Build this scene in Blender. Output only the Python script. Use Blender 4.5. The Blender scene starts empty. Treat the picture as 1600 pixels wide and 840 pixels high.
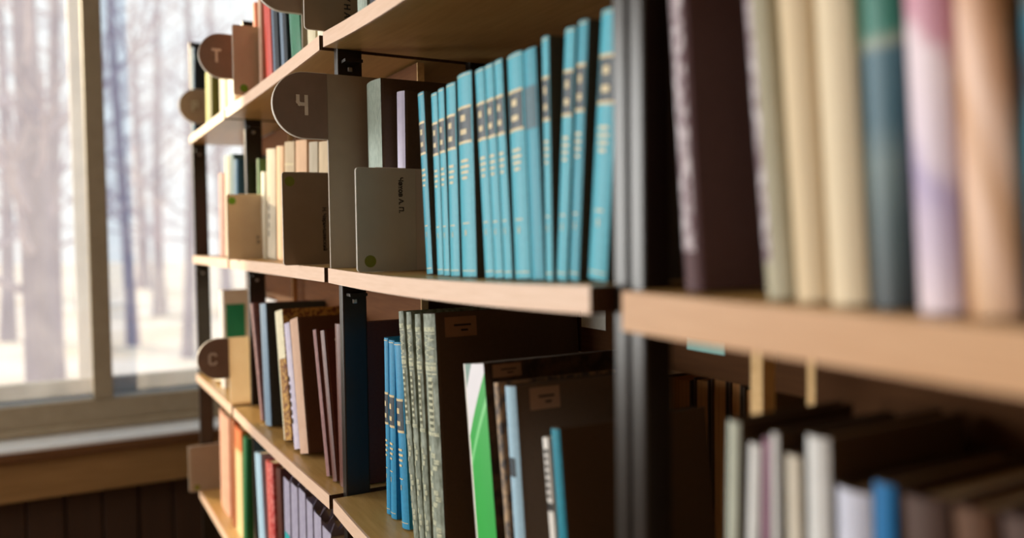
import bpy, bmesh, math, random
from mathutils import Vector, Matrix
random.seed(7)
C = bpy.context.scene.collection
SC = bpy.context.scene
EYE = 1.6                                   # eye height above the floor
# ------------------------------------------------------------------ camera
F, YAW, PITCH, ROLL, CAMD = 1275.4, 0.5114, 0.0393, 0.0130, 0.3685
_fw = Vector((-math.cos(YAW), math.sin(YAW), 0)); _rt = Vector((math.sin(YAW), math.cos(YAW), 0)); _up = Vector((0, 0, 1))
FW = _fw*math.cos(PITCH) - _up*math.sin(PITCH)
_u2 = _up*math.cos(PITCH) + _fw*math.sin(PITCH)
RT = _rt*math.cos(ROLL) - _u2*math.sin(ROLL)
UP = _u2*math.cos(ROLL) + _rt*math.sin(ROLL)
CAM = Vector((0, -CAMD, EYE))
cd = bpy.data.cameras.new('camera'); cam = bpy.data.objects.new('camera', cd); C.objects.link(cam)
cd.sensor_width = 36; cd.lens = F/1600*36
cam.matrix_world = Matrix(((RT.x, UP.x, -FW.x, CAM.x), (RT.y, UP.y, -FW.y, CAM.y), (RT.z, UP.z, -FW.z, CAM.z), (0, 0, 0, 1)))
cd.clip_start = 0.02; cd.clip_end = 300
cd.dof.use_dof = True; cd.dof.focus_distance = 1.22; cd.dof.aperture_fstop = 1.8; cd.dof.aperture_blades = 0
SC.camera = cam
SC.view_settings.view_transform = 'Standard'; SC.view_settings.look = 'None'
SC.view_settings.exposure = 0.0; SC.view_settings.gamma = 1.0
SC.cycles.use_denoising = True
SC.cycles.max_bounces = 8; SC.cycles.transparent_max_bounces = 12
SC.cycles.sample_clamp_indirect = 6.0

# ------------------------------------------------------------------ sky, sun, daylight at the windows
w = bpy.data.worlds.new('sky'); SC.world = w; w.use_nodes = True
nt = w.node_tree; nt.nodes.clear()
tc = nt.nodes.new('ShaderNodeTexCoord'); sx = nt.nodes.new('ShaderNodeSeparateXYZ')
cr = nt.nodes.new('ShaderNodeValToRGB'); bg = nt.nodes.new('ShaderNodeBackground'); wo = nt.nodes.new('ShaderNodeOutputWorld')
cr.color_ramp.elements[0].position = 0.45; cr.color_ramp.elements[0].color = (0.92, 0.91, 0.93, 1)
cr.color_ramp.elements[1].position = 0.75; cr.color_ramp.elements[1].color = (0.76, 0.90, 1.0, 1)
mp = nt.nodes.new('ShaderNodeMapRange'); mp.inputs[1].default_value = -1; mp.inputs[2].default_value = 1
nt.links.new(tc.outputs['Generated'], sx.inputs[0]); nt.links.new(sx.outputs['Z'], mp.inputs[0])
nt.links.new(mp.outputs[0], cr.inputs[0]); nt.links.new(cr.outputs[0], bg.inputs[0]); nt.links.new(bg.outputs[0], wo.inputs[0])
bg.inputs[1].default_value = 1.15

sl = bpy.data.lights.new('sun', 'SUN'); sun = bpy.data.objects.new('sun', sl); C.objects.link(sun)
sl.energy = 9.0; sl.color = (1.0, 0.74, 0.46); sl.angle = math.radians(1.5)
sun.rotation_euler = Vector((0.80, 0.42, -0.22)).to_track_quat('-Z', 'Y').to_euler()
sun.location = (-8, -5, 4)

def window_light(name, loc, direction, sx_, sz_, power, col):
    l = bpy.data.lights.new(name, 'AREA'); l.shape = 'RECTANGLE'; l.size = sx_; l.size_y = sz_; l.energy = power; l.color = col
    o = bpy.data.objects.new(name, l); C.objects.link(o); o.location = loc
    o.rotation_euler = Vector(direction).to_track_quat('-Z', 'Y').to_euler()
# daylight through the windows of the long wall behind the photographer's back
FRONT_WINDOWS = [(-2.30, 1.8)]
SIDE_WINDOW = (-3.80, -1.85)                  # second window of the window wall, left of the picture
for wx, ww in FRONT_WINDOWS:
    window_light('window_daylight', (wx, -4.50, 1.85), (0, 1, -0.05), ww, 1.7, 122, (1.0, 0.96, 0.93))
window_light('window_daylight', (-3.78, sum(SIDE_WINDOW)/2, 1.85), (1, 0, -0.05), SIDE_WINDOW[1]-SIDE_WINDOW[0], 1.7, 235, (1.0, 0.955, 0.92))

# ------------------------------------------------------------------ helpers
def lin(c):
    def f(v):
        v /= 255.0
        return v/12.92 if v <= 0.04045 else ((v+0.055)/1.055)**2.4
    return (f(c[0]), f(c[1]), f(c[2]), 1)
def at(px, py, Y):
    """photograph pixel -> point on the vertical plane y = Y (world x, world z)"""
    r = FW + RT*((px-800)/F) + UP*((420-py)/F)
    k = (Y + CAMD)/r.y
    p = CAM + r*k
    return p.x, p.z
MATS = {}
def mat(name, col, rough=0.6, col2=None, scale=60.0, stretch=(1, 1, 1), bump=0.0, mix=0.5, metal=0.0, spec=0.4, transl=0.0, detail=4.0):
    """plain procedural material: base colour broken by noise towards col2"""
    if name in MATS: return MATS[name]
    m = bpy.data.materials.new(name); m.use_nodes = True; MATS[name] = m
    n = m.node_tree; b = n.nodes['Principled BSDF']
    b.inputs['Roughness'].default_value = rough; b.inputs['Metallic'].default_value = metal
    b.inputs['Specular IOR Level'].default_value = spec
    tc = n.nodes.new('ShaderNodeTexCoord'); mp = n.nodes.new('ShaderNodeMapping'); mp.inputs['Scale'].default_value = stretch
    no = n.nodes.new('ShaderNodeTexNoise'); no.inputs['Scale'].default_value = scale; no.inputs['Detail'].default_value = detail
    n.links.new(tc.outputs['Object'], mp.inputs[0]); n.links.new(mp.outputs[0], no.inputs[0])
    c1 = lin(col); c2 = lin(col2) if col2 else tuple(v*0.82 for v in c1[:3])+(1,)
    rp = n.nodes.new('ShaderNodeValToRGB'); rp.color_ramp.elements[0].position = 0.5-mix/2; rp.color_ramp.elements[1].position = 0.5+mix/2
    rp.color_ramp.elements[0].color = c2; rp.color_ramp.elements[1].color = c1
    n.links.new(no.outputs['Fac'], rp.inputs[0]); n.links.new(rp.outputs[0], b.inputs['Base Color'])
    if bump:
        bp = n.nodes.new('ShaderNodeBump'); bp.inputs['Strength'].default_value = bump; bp.inputs['Distance'].default_value = 0.0006
        n.links.new(no.outputs['Fac'], bp.inputs['Height']); n.links.new(bp.outputs[0], b.inputs['Normal'])
    if transl:
        t = n.nodes.new('ShaderNodeBsdfTranslucent'); mx = n.nodes.new('ShaderNodeMixShader'); mx.inputs[0].default_value = transl
        n.links.new(rp.outputs[0], t.inputs[0]); o = n.nodes['Material Output']
        n.links.new(b.outputs[0], mx.inputs[1]); n.links.new(t.outputs[0], mx.inputs[2]); n.links.new(mx.outputs[0], o.inputs['Surface'])
    return m
def printed(name, stops, kx=0.0, kn=0.0, rough=0.5, scale=30.0, hard=True):
    """a printed cover: colour bands up the height of the book (Generated z), slanted by kx and broken by noise kn"""
    if name in MATS: return MATS[name]
    m = bpy.data.materials.new(name); m.use_nodes = True; MATS[name] = m
    n = m.node_tree; b = n.nodes['Principled BSDF']; b.inputs['Roughness'].default_value = rough
    tc = n.nodes.new('ShaderNodeTexCoord'); s = n.nodes.new('ShaderNodeSeparateXYZ'); n.links.new(tc.outputs['Generated'], s.inputs[0])
    no = n.nodes.new('ShaderNodeTexNoise'); no.inputs['Scale'].default_value = scale; n.links.new(tc.outputs['Object'], no.inputs[0])
    a = n.nodes.new('ShaderNodeMath'); a.operation = 'MULTIPLY_ADD'; a.inputs[1].default_value = kx
    n.links.new(s.outputs['X'], a.inputs[0]); n.links.new(s.outputs['Z'], a.inputs[2])
    d = n.nodes.new('ShaderNodeMath'); d.operation = 'MULTIPLY_ADD'; d.inputs[1].default_value = kn
    n.links.new(no.outputs['Fac'], d.inputs[0]); n.links.new(a.outputs[0], d.inputs[2])
    rp = n.nodes.new('ShaderNodeValToRGB'); rp.color_ramp.interpolation = 'CONSTANT' if hard else 'LINEAR'
    el = rp.color_ramp.elements
    while len(el) < len(stops): el.new(0.5)
    for e, (p, c) in zip(el, stops): e.position = p; e.color = lin(c)
    n.links.new(d.outputs[0], rp.inputs[0]); n.links.new(rp.outputs[0], b.inputs['Base Color'])
    return m
def wood(name, c1, c2, rough=0.45, scale=9.0, stretch=(1, 14, 14), bump=0.05, spec=0.4):
    if name in MATS: return MATS[name]
    m = mat(name, c1, rough, c2, scale, stretch, bump, 0.55, spec=spec, detail=6.0)
    return m

def obj(name, bm, m, parent=None, smooth=False):
    me = bpy.data.meshes.new(name); bmesh.ops.recalc_face_normals(bm, faces=bm.faces[:]); bm.to_mesh(me); bm.free()
    for mm in (m if isinstance(m, (list, tuple)) else [m]): me.materials.append(mm)
    if smooth:
        for p in me.polygons: p.use_smooth = True
    o = bpy.data.objects.new(name, me); C.objects.link(o)
    if parent: o.parent = parent
    return o
def thing(name, label, cat, loc=(0, 0, 0), group=None, rot=(0, 0, 0)):
    o = bpy.data.objects.new(name, None); C.objects.link(o); o.location = loc; o.rotation_euler = rot
    o.empty_display_size = 0.03
    o['label'] = label; o['category'] = cat
    if group: o['group'] = group
    return o
def struct(o): o['kind'] = 'structure'; return o
def box(bm, x0, x1, y0, y1, z0, z1, bevel=0.0):
    v = [bm.verts.new(p) for p in ((x0, y0, z0), (x1, y0, z0), (x1, y1, z0), (x0, y1, z0), (x0, y0, z1), (x1, y0, z1), (x1, y1, z1), (x0, y1, z1))]
    fs = [bm.faces.new([v[i] for i in q]) for q in ((3, 2, 1, 0), (4, 5, 6, 7), (0, 1, 5, 4), (1, 2, 6, 5), (2, 3, 7, 6), (3, 0, 4, 7))]
    if bevel:
        es = list({e for f in fs for e in f.edges})
        bmesh.ops.bevel(bm, geom=es, offset=bevel, segments=2, affect='EDGES', profile=0.5)
    return bm
def bx(x0, x1, y0, y1, z0, z1, bevel=0.0): return box(bmesh.new(), x0, x1, y0, y1, z0, z1, bevel)
def prism_z(bm, pts, z0, z1):
    a = [bm.verts.new((x, y, z0)) for x, y in pts]; b = [bm.verts.new((x, y, z1)) for x, y in pts]
    n = len(pts)
    bm.faces.new(a[::-1]); bm.faces.new(b)
    for i in range(n): bm.faces.new((a[i], a[(i+1) % n], b[(i+1) % n], b[i]))
    return bm
def prism_x(bm, pts, x0, x1):
    """outline in the y-z plane, thickness along x"""
    a = [bm.verts.new((x0, y, z)) for y, z in pts]; b = [bm.verts.new((x1, y, z)) for y, z in pts]
    n = len(pts)
    bm.faces.new(a[::-1]); bm.faces.new(b)
    for i in range(n): bm.faces.new((a[i], a[(i+1) % n], b[(i+1) % n], b[i]))
    return bm

# ------------------------------------------------------------------ common materials
M_EDGE = wood('birch edge band', (228, 196, 172), (216, 180, 150), 0.5, 12, (1.5, 20, 20))
M_EDGE3 = wood('tan edge band', (208, 162, 118), (194, 146, 100), 0.5, 12, (1.5, 20, 20))
M_LAM = wood('shelf laminate', (206, 168, 106), (184, 144, 82), 0.34, 8, (1.5, 18, 18), 0.03, 0.5)
M_RAW = mat('raw chipboard end', (92, 60, 36), 0.85, (60, 38, 22), 300)
M_STEEL = mat('black enamelled steel', (38, 29, 21), 0.33, (31, 24, 17), 80, spec=0.4)
M_BOARD = wood('back brace board', (104, 66, 38), (88, 54, 30), 0.7, 9, (1.5, 20, 20), spec=0.08)
M_PANEL = wood('shade-dark board', (82, 54, 32), (70, 44, 26), 0.8, 9, (1.5, 20, 20), spec=0.05)
M_BOARDEND = mat('pale end grain and lit strip', (222, 184, 128), 0.7, (200, 160, 104), 200)
M_PAGE = mat('page edges', (214, 198, 166), 0.85, (176, 156, 122), 500, (1, 0.02, 0.02), mix=0.6)
M_PAGEOLD = mat('brown old page edges', (226, 168, 104), 0.85, (180, 126, 74), 500, (1, 0.02, 0.02), mix=0.6)
M_SHADE = mat('shaded turquoise boards', (84, 84, 74), 0.65, (74, 76, 68), 240, bump=0.15)  # dark colour holds the shade on the sides of the turquoise books
M_PAGEDIM = mat('dim page edges', (92, 76, 58), 0.85, (76, 62, 46), 500, (1, 0.02, 0.02))
M_GILT = mat('gilt', (226, 208, 160), 0.45, (190, 168, 120), 400)
M_NAVY = mat('dark label foil', (50, 64, 74), 0.5, (42, 52, 60), 200)
M_SHADEDPAINT = mat('shaded window paint', (160, 147, 124), 0.5, (148, 135, 112), 20)  # beige tone carries the room-side shade; the paint itself is white
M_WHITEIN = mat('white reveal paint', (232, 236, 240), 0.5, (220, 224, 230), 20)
M_APRON = wood('varnished apron wood', (158, 124, 80), (136, 104, 64), 0.35, 5, (14, 1.2, 14), 0.03)
M_NOSING = wood('brown sill nosing', (110, 74, 44), (92, 60, 34), 0.4, 5, (14, 1.2, 14))
M_DARKWOOD = wood('dark panelling', (70, 47, 31), (58, 39, 25), 0.6, 5, (10, 10, 1.0))
M_ROOM = mat('warm brown far walls', (168, 134, 100), 0.9, (158, 124, 92), 6)
M_WALL = mat('beige wall paint', (150, 128, 100), 0.9, (140, 118, 92), 6)
M_CEIL = mat('ceiling paint', (190, 180, 164), 0.9, (182, 172, 156), 4)
M_FLOOR = wood('brown floor', (86, 60, 38), (70, 48, 30), 0.5, 5, (1.2, 12, 1))
M_PLASTIC = mat('white plastic sheet', (206, 208, 198), 0.45, (198, 200, 190), 30, transl=0.12)
M_PLATE = mat('pale grey divider board', (176, 164, 146), 0.55, (168, 156, 138), 30, transl=0.12)
M_TAUPE = mat('taupe plastic sheet', (150, 132, 108), 0.5, (142, 124, 100), 30, transl=0.05)
M_BEIGE = mat('lit beige plastic', (248, 236, 214), 0.5, (240, 226, 202), 30, transl=0.5)  # lightened to carry the brighter light on the far plates and bookends
M_TAB = mat('dark brown tab face', (140, 120, 106), 0.55, (130, 112, 98), 40, spec=0.2)
M_TABLIT = mat('brown tab face', (186, 164, 148), 0.55, (176, 154, 138), 40, spec=0.2)  # same tab face, lightened for the brighter light at the far end
M_TABLETTER = mat('grey tab letter', (236, 226, 210), 0.6)
M_RIM = mat('white for lit rims', (236, 230, 220), 0.5, (230, 224, 214), 30, transl=0.3)  # white paints the light caught on tab and sheet edges; also plate, letters
M_DOT = mat('green dot sticker', (120, 176, 30), 0.5, (110, 164, 26), 40)
M_DOTDULL = mat('olive dot sticker', (128, 138, 40), 0.5, (118, 128, 36), 40)
M_INK = mat('dark ink', (30, 26, 22), 0.6)
M_PAPERTAG = mat('white paper', (250, 250, 244), 0.8, (226, 226, 214), 60, transl=0.35)
M_LABEL = mat('brown library label', (156, 124, 98), 0.8, (146, 114, 90), 60)

# ------------------------------------------------------------------ the room
X_WIN, X_R, Y_F, Y_B, Z_C = -3.40, 3.0, -4.3, 3.0, 3.3
struct(obj('floor', bx(X_WIN-0.3, X_R, Y_F, Y_B, -0.12, 0), M_FLOOR))
struct(obj('ceiling', bx(X_WIN-0.3, X_R, Y_F, Y_B, Z_C, Z_C+0.12), M_CEIL))
struct(obj('wall_back', bx(X_WIN-0.3, X_R, Y_B, Y_B+0.15, 0, Z_C), M_ROOM))
struct(obj('wall_right', bx(X_R, X_R+0.15, Y_F, Y_B, 0, Z_C), M_ROOM))
# front wall (behind the photographer's back) with two window openings
bm = bmesh.new(); zs0, zs1 = 1.0, 2.7
edges = [X_WIN-0.3]
for wx, ww in FRONT_WINDOWS: edges += [wx-ww/2, wx+ww/2]
edges.append(X_R)
for i in range(0, len(edges), 2): box(bm, edges[i], edges[i+1], Y_F-0.12, Y_F, 0, Z_C)
for wx, ww in FRONT_WINDOWS:
    box(bm, wx-ww/2, wx+ww/2, Y_F-0.12, Y_F, 0, zs0); box(bm, wx-ww/2, wx+ww/2, Y_F-0.12, Y_F, zs1, Z_C)
struct(obj('wall_front', bm, M_ROOM))

# glass: clear with a thin translucent veil standing in for glare
def glass_material():
    m = bpy.data.materials.new('glare-veiled window glass'); m.use_nodes = True; n = m.node_tree; n.nodes.clear()
    o = n.nodes.new('ShaderNodeOutputMaterial'); tr = n.nodes.new('ShaderNodeBsdfTransparent'); tl = n.nodes.new('ShaderNodeBsdfTranslucent')
    gl = n.nodes.new('ShaderNodeBsdfGlossy'); gl.inputs['Roughness'].default_value = 0.02
    a = n.nodes.new('ShaderNodeMixShader'); b = n.nodes.new('ShaderNodeMixShader')
    tl.inputs[0].default_value = (0.92, 0.93, 1.0, 1); tr.inputs[0].default_value = (0.97, 0.985, 1.0, 1)
    tcn = n.nodes.new('ShaderNodeTexCoord'); no = n.nodes.new('ShaderNodeTexNoise'); no.inputs['Scale'].default_value = 9
    mr = n.nodes.new('ShaderNodeMapRange'); mr.inputs[3].default_value = 0.05; mr.inputs[4].default_value = 0.13
    n.links.new(tcn.outputs['Object'], no.inputs[0]); n.links.new(no.outputs['Fac'], mr.inputs[0]); n.links.new(mr.outputs[0], a.inputs[0])
    n.links.new(tr.outputs[0], a.inputs[1]); n.links.new(tl.outputs[0], a.inputs[2])
    b.inputs[0].default_value = 0.04
    n.links.new(a.outputs[0], b.inputs[1]); n.links.new(gl.outputs[0], b.inputs[2]); n.links.new(b.outputs[0], o.inputs[0])
    return m
M_GLASS = glass_material()
M_CLEAR = bpy.data.materials.new('clear window glass'); M_CLEAR.use_nodes = True
_n = M_CLEAR.node_tree; _n.nodes.clear(); _o = _n.nodes.new('ShaderNodeOutputMaterial'); _t = _n.nodes.new('ShaderNodeBsdfTransparent')
_t.inputs[0].default_value = (0.95, 0.97, 0.97, 1); _n.links.new(_t.outputs[0], _o.inputs[0])

# window wall: one wide double window, seen at left
WY0, WY1 = -0.98, 0.62                       # opening
Z_GL0, Z_GL1 = EYE-0.585, EYE+1.25           # bottom and top of the inner panes
Z_SILL = EYE-0.70
wl = bmesh.new()
SW0, SW1 = SIDE_WINDOW
box(wl, X_WIN-0.30, X_WIN, Y_F, SW0, 0, Z_C); box(wl, X_WIN-0.30, X_WIN, SW1, WY0, 0, Z_C)
box(wl, X_WIN-0.30, X_WIN, SW0, SW1, 0, 1.0); box(wl, X_WIN-0.30, X_WIN, SW0, SW1, 2.7, Z_C); box(wl, X_WIN-0.30, X_WIN, WY1, Y_B, 0, Z_C)
box(wl, X_WIN-0.30, X_WIN, WY0, WY1, 0, Z_SILL-0.01); box(wl, X_WIN-0.30, X_WIN, WY0, WY1, Z_GL1+0.09, Z_C)
wall_left = struct(obj('wall_left', wl, M_WALL))
ZB = EYE-0.885
y = -2.04; k = 0
while y < 1.0:                                # dark vertical boarding under the apron
    obj('plank', bx(X_WIN, X_WIN+0.09+0.003*(k % 2), y+0.003, y+0.117, 0.09, ZB-0.005, 0.003), M_DARKWOOD, wall_left)
    y += 0.12; k += 1
struct(obj('baseboard_left', bx(X_WIN, X_WIN+0.11, -4.28, 1.0, 0, 0.085, 0.004), M_DARKWOOD))
struct(obj('trim_1', bx(X_WIN, X_WIN+0.165, -4.28, 1.0, ZB, Z_SILL-0.045, 0.004), M_APRON))

win = struct(obj('window_1', bx(X_WIN-0.06, X_WIN, WY0, WY1, Z_GL1, Z_GL1+0.09, 0.004), M_SHADEDPAINT))   # head rail; the other members are its parts
obj('bottom_rail', bx(X_WIN-0.06, X_WIN, WY0, WY1, Z_SILL-0.01, Z_GL0, 0.006), M_SHADEDPAINT, win)
obj('rail_moulding', bx(X_WIN, X_WIN+0.014, WY0, WY1, Z_SILL+0.002, Z_SILL+0.034, 0.005), M_SHADEDPAINT, win)
MY = -0.222
obj('mullion', bx(X_WIN-0.06, X_WIN+0.004, MY-0.033, MY+0.033, Z_GL0, Z_GL1, 0.004), M_SHADEDPAINT, win)
for ya, yb in ((WY0, WY0+0.07), (WY1-0.07, WY1)): obj('stile', bx(X_WIN-0.06, X_WIN, ya, yb, Z_GL0, Z_GL1, 0.004), M_SHADEDPAINT, win)
obj('inner_sill', bx(X_WIN-0.25, X_WIN-0.062, WY0, WY1, Z_GL0-0.06, Z_GL0-0.012), M_WHITEIN, win)      # white bed between the two frames
for ya, yb in ((WY0+0.07, MY-0.033), (MY+0.033, WY1-0.07)):
    obj('pane', bx(X_WIN-0.034, X_WIN-0.030, ya, yb, Z_GL0, Z_GL1), M_GLASS, win)
XO = X_WIN-0.16                               # outer frame
obj('outer_bottom_rail', bx(XO-0.05, XO, WY0, WY1, Z_GL0-0.01, Z_GL0+0.055, 0.004), mat('outer rail grey', (120, 124, 126), 0.6), win)  # plain grey, darker than the other outer members
obj('outer_mullion', bx(XO-0.05, XO, MY-0.075, MY+0.028, Z_GL0+0.055, Z_GL1, 0.004), M_WHITEIN, win)
obj('reveal_post', bx(XO, X_WIN-0.06, MY-0.03, MY+0.026, Z_GL0-0.012, Z_GL1, 0.003), M_WHITEIN, win)
for ya, yb in ((WY0, WY0+0.07), (WY1-0.07, WY1)): obj('outer_stile', bx(XO-0.05, XO, ya, yb, Z_GL0+0.055, Z_GL1, 0.004), M_WHITEIN, win)
for ya, yb in ((WY0+0.07, MY-0.075), (MY+0.028, WY1-0.07)):
    obj('outer_pane', bx(XO-0.027, XO-0.023, ya, yb, Z_GL0+0.055, Z_GL1), M_CLEAR, win)
sill = struct(obj('trim_2', bx(X_WIN, X_WIN+0.185, WY0-0.2, WY1+0.2, Z_SILL-0.012, Z_SILL, 0.002), M_WHITEIN))
obj('sill_nosing', bx(X_WIN, X_WIN+0.19, WY0-0.2, WY1+0.2, Z_SILL-0.045, Z_SILL-0.0125, 0.006), M_NOSING, sill)

for i, (wx, ww) in enumerate(FRONT_WINDOWS):
    f = struct(obj('window_%d' % (i+2), bx(wx-ww/2, wx+ww/2, Y_F-0.09, Y_F-0.03, zs0, zs0+0.07, 0.004), M_SHADEDPAINT))
    obj('top_rail', bx(wx-ww/2, wx+ww/2, Y_F-0.09, Y_F-0.03, zs1-0.07, zs1, 0.004), M_SHADEDPAINT, f)
    for xa in (wx-ww/2, wx-0.035, wx+ww/2-0.07): obj('stile', bx(xa, xa+0.07, Y_F-0.09, Y_F-0.03, zs0+0.07, zs1-0.07, 0.004), M_SHADEDPAINT, f)
    obj('pane', bx(wx-ww/2+0.07, wx-0.035, Y_F-0.062, Y_F-0.058, zs0+0.07, zs1-0.07), M_CLEAR, f)
    obj('pane', bx(wx+0.035, wx+ww/2-0.07, Y_F-0.062, Y_F-0.058, zs0+0.07, zs1-0.07), M_CLEAR, f)

f = struct(obj('window_3', bx(X_WIN-0.09, X_WIN-0.03, SW0, SW1, 1.0, 1.07, 0.004), M_SHADEDPAINT))
obj('top_rail', bx(X_WIN-0.09, X_WIN-0.03, SW0, SW1, 2.63, 2.7, 0.004), M_SHADEDPAINT, f)
for ya in (SW0, (SW0+SW1)/2-0.035, SW1-0.07): obj('stile', bx(X_WIN-0.09, X_WIN-0.03, ya, ya+0.07, 1.07, 2.63, 0.004), M_SHADEDPAINT, f)
for ya, yb in ((SW0+0.07, (SW0+SW1)/2-0.035), ((SW0+SW1)/2+0.035, SW1-0.07)): obj('pane', bx(X_WIN-0.062, X_WIN-0.058, ya, yb, 1.07, 2.63), M_CLEAR, f)

# ------------------------------------------------------------------ the two bookcases
SEC = {0: (-2.637, -2.068), 1: (-2.048, -1.257), 2: (-1.237, -0.531), 3: (-0.490, 0.230)}
ROW = {'T': EYE+0.3155, 'M': EYE-0.0445, 'B': EYE-0.4045, 'C': EYE-0.7645, 'D': EYE-1.1245, 'E': EYE-1.4845}
SAG = {('T', 2): 0.013, ('T', 1): 0.003, ('M', 2): 0.0055, ('B', 2): 0.016, ('B', 1): 0.004, ('M', 3): 0.002, ('B', 3): 0.006, ('C', 1): 0.006}
TH, DEPTH = 0.0225, 0.30
TILT = {('M', 2): (0.0, 0.005), ('M', 3): (0.003, 0.003)}
BRACE = {0: (0.155, 0.167, 0.082), 1: (0.163, 0.175, 0.082), 2: (0.284, 0.298, 0.082), 3: (0.200, 0.212, 0.090)}
def sag(row, sec, x):
    a, b = SEC[sec]; u = (x-a)/(b-a)
    t0, t1 = TILT.get((row, sec), (0, 0))
    return -SAG.get((row, sec), 0.0)*4*u*(1-u) + t0 + (t1-t0)*u
def surf(row, x):
    for s, (a, b) in SEC.items():
        if a-0.02 <= x <= b+0.02: return ROW[row] + sag(row, s, min(max(x, a), b))
    return ROW[row]
def bowed(x0, x1, y0, y1, zt, zb, row, sec, n=14, end_mat=True):
    bm = bmesh.new(); rings = []
    for i in range(n+1):
        x = x0+(x1-x0)*i/n; d = sag(row, sec, x)
        rings.append([bm.verts.new(p) for p in ((x, y0, zb+d), (x, y1, zb+d), (x, y1, zt+d), (x, y0, zt+d))])
    for i in range(n):
        a, b = rings[i], rings[i+1]
        for j in range(4): bm.faces.new((a[j], a[(j+1) % 4], b[(j+1) % 4], b[j]))
    e = [bm.faces.new(rings[0]), bm.faces.new(rings[-1][::-1])]
    if end_mat:
        for f in e: f.material_index = 1
    return bm
def bookcase(label, secs, posts):
    t = thing('bookcase', label, 'bookcase', (SEC[secs[0]][0], 0, 0))
    ox = SEC[secs[0]][0]
    def put(o): o.location.x -= ox; return o
    for s in secs:
        a, b = SEC[s]
        for r in ROW:
            z = ROW[r]; th = 0.0295 if s == 3 else TH
            sh = put(obj('shelf', bowed(a, b, 0.0035, DEPTH, z, z-th, r, s), [M_LAM, M_RAW], t))
            obj('front_edge', bowed(a+0.0003, b-0.0003, 0, 0.0035, z, z-th, r, s), [M_EDGE3 if s == 3 else M_EDGE, M_RAW], sh)
            if r in 'TMBCD':
                y0, y1, hb = BRACE[s]
                gp = 0.016 if s > 1 else 0.0045
                bb = put(obj('brace_board', bx(a, b, y0, y1, z-TH-0.016-hb, z-TH-gp), M_PANEL if s > 1 else M_BOARD, t))  # nearer sections use a darker board colour that holds their shade
                if s == 2: put(obj('spacer_block', bx(b-0.014, b+0.0005, 0.188, 0.204, z-TH-0.115, z-TH-0.0158), M_BOARDEND, t))
                else: obj('end_or_lit_strip', bx(b-0.0015, b+0.0005, y0-0.0001, y1+0.0001, z-TH-0.0162-hb, z-TH-gp+0.0002), M_BOARDEND, bb)
                if s == 3: obj('end_or_lit_strip', bx(a-0.0005, a+0.009, y0-0.0008, y1, z-TH-0.0162-hb, z-TH-0.0158), M_BOARDEND, bb)  # pale strip painted as a slice of light on the board
            if r in 'MBCD' and s < 2 and r != 'E':
                put(obj('light_block_panel', bx(a, b, DEPTH+0.002, DEPTH+0.006, z+0.002, z+0.30), M_PANEL, t))  # unseen panel added to keep the cavity behind the books dark
    if 2 in secs:
        put(obj('light_block_panel', bx(SEC[2][0], SEC[2][1], DEPTH+0.002, DEPTH+0.006, ROW['M']+0.002, ROW['M']+0.30), M_PANEL, t))
    for x, yy in posts:
        p = put(obj('post', bx(x-0.009, x+0.009, yy, yy+(0.04 if x < -1 else 0.028), 0, EYE+(0.60 if x < -2.5 else 0.53), 0.0025), M_STEEL, t))
        for r in ('TMBCD' if x < -1 else ''):    # small support lugs under each shelf
            obj('bracket', bx(x+0.0095, x+0.030, yy+0.006, yy+0.034, ROW[r]-TH-0.022, ROW[r]-TH-0.0175), M_STEEL, p)
            obj('screw', bx(x+0.0085, x+0.0125, yy+0.016, yy+0.023, ROW[r]-TH-0.034, ROW[r]-TH-0.027, 0.001), mat('zinc screw', (190, 190, 190), 0.3, metal=0.9), p)
        put(obj('rear_post', bx(x-0.009, x+0.009, DEPTH-0.05, DEPTH-0.01, 0, EYE+0.53, 0.0025), M_STEEL, t))
    return t
bookcase('long open bookcase of birch shelves on black posts running to the window', (0, 1, 2), [(-2.648, 0.008), (-2.058, 0.045), (-1.247, 0.022), (-0.521, 0.022)])
bookcase('near bookcase with blurred birch shelf at the right of the picture', (3,), [(-0.500, 0.022), (0.241, 0.022)])

# ------------------------------------------------------------------ books
def cover_outline(w, d, c, bul):
    pts = [(-w/2, d)]
    n = 8
    pts.append((-w/2, bul+0.004)); pts.append((-w/2+0.0008, bul+0.0015))
    for i in range(n+1):
        u = -1+2*i/n; pts.append((u*(w/2-0.0006), bul*(u*u)))
    pts.append((w/2-0.0008, bul+0.0015)); pts.append((w/2, bul+0.004))
    pts += [(w/2, d), (w/2-c, d), (w/2-c, bul+c+0.001), (-w/2+c, bul+c+0.001), (-w/2+c, d)]
    return pts
def spine_patch(bm, w, bul, z0, z1, u0=-0.9, u1=0.9, off=0.0004):
    n = 6; lo = []; hi = []
    for i in range(n+1):
        u = u0+(u1-u0)*i/n; p = (u*(w/2-0.0006), bul*u*u-off)
        lo.append(bm.verts.new((p[0], p[1], z0))); hi.append(bm.verts.new((p[0], p[1], z1)))
    for i in range(n): bm.faces.new((lo[i], lo[i+1], hi[i+1], hi[i]))
    return bm
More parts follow.
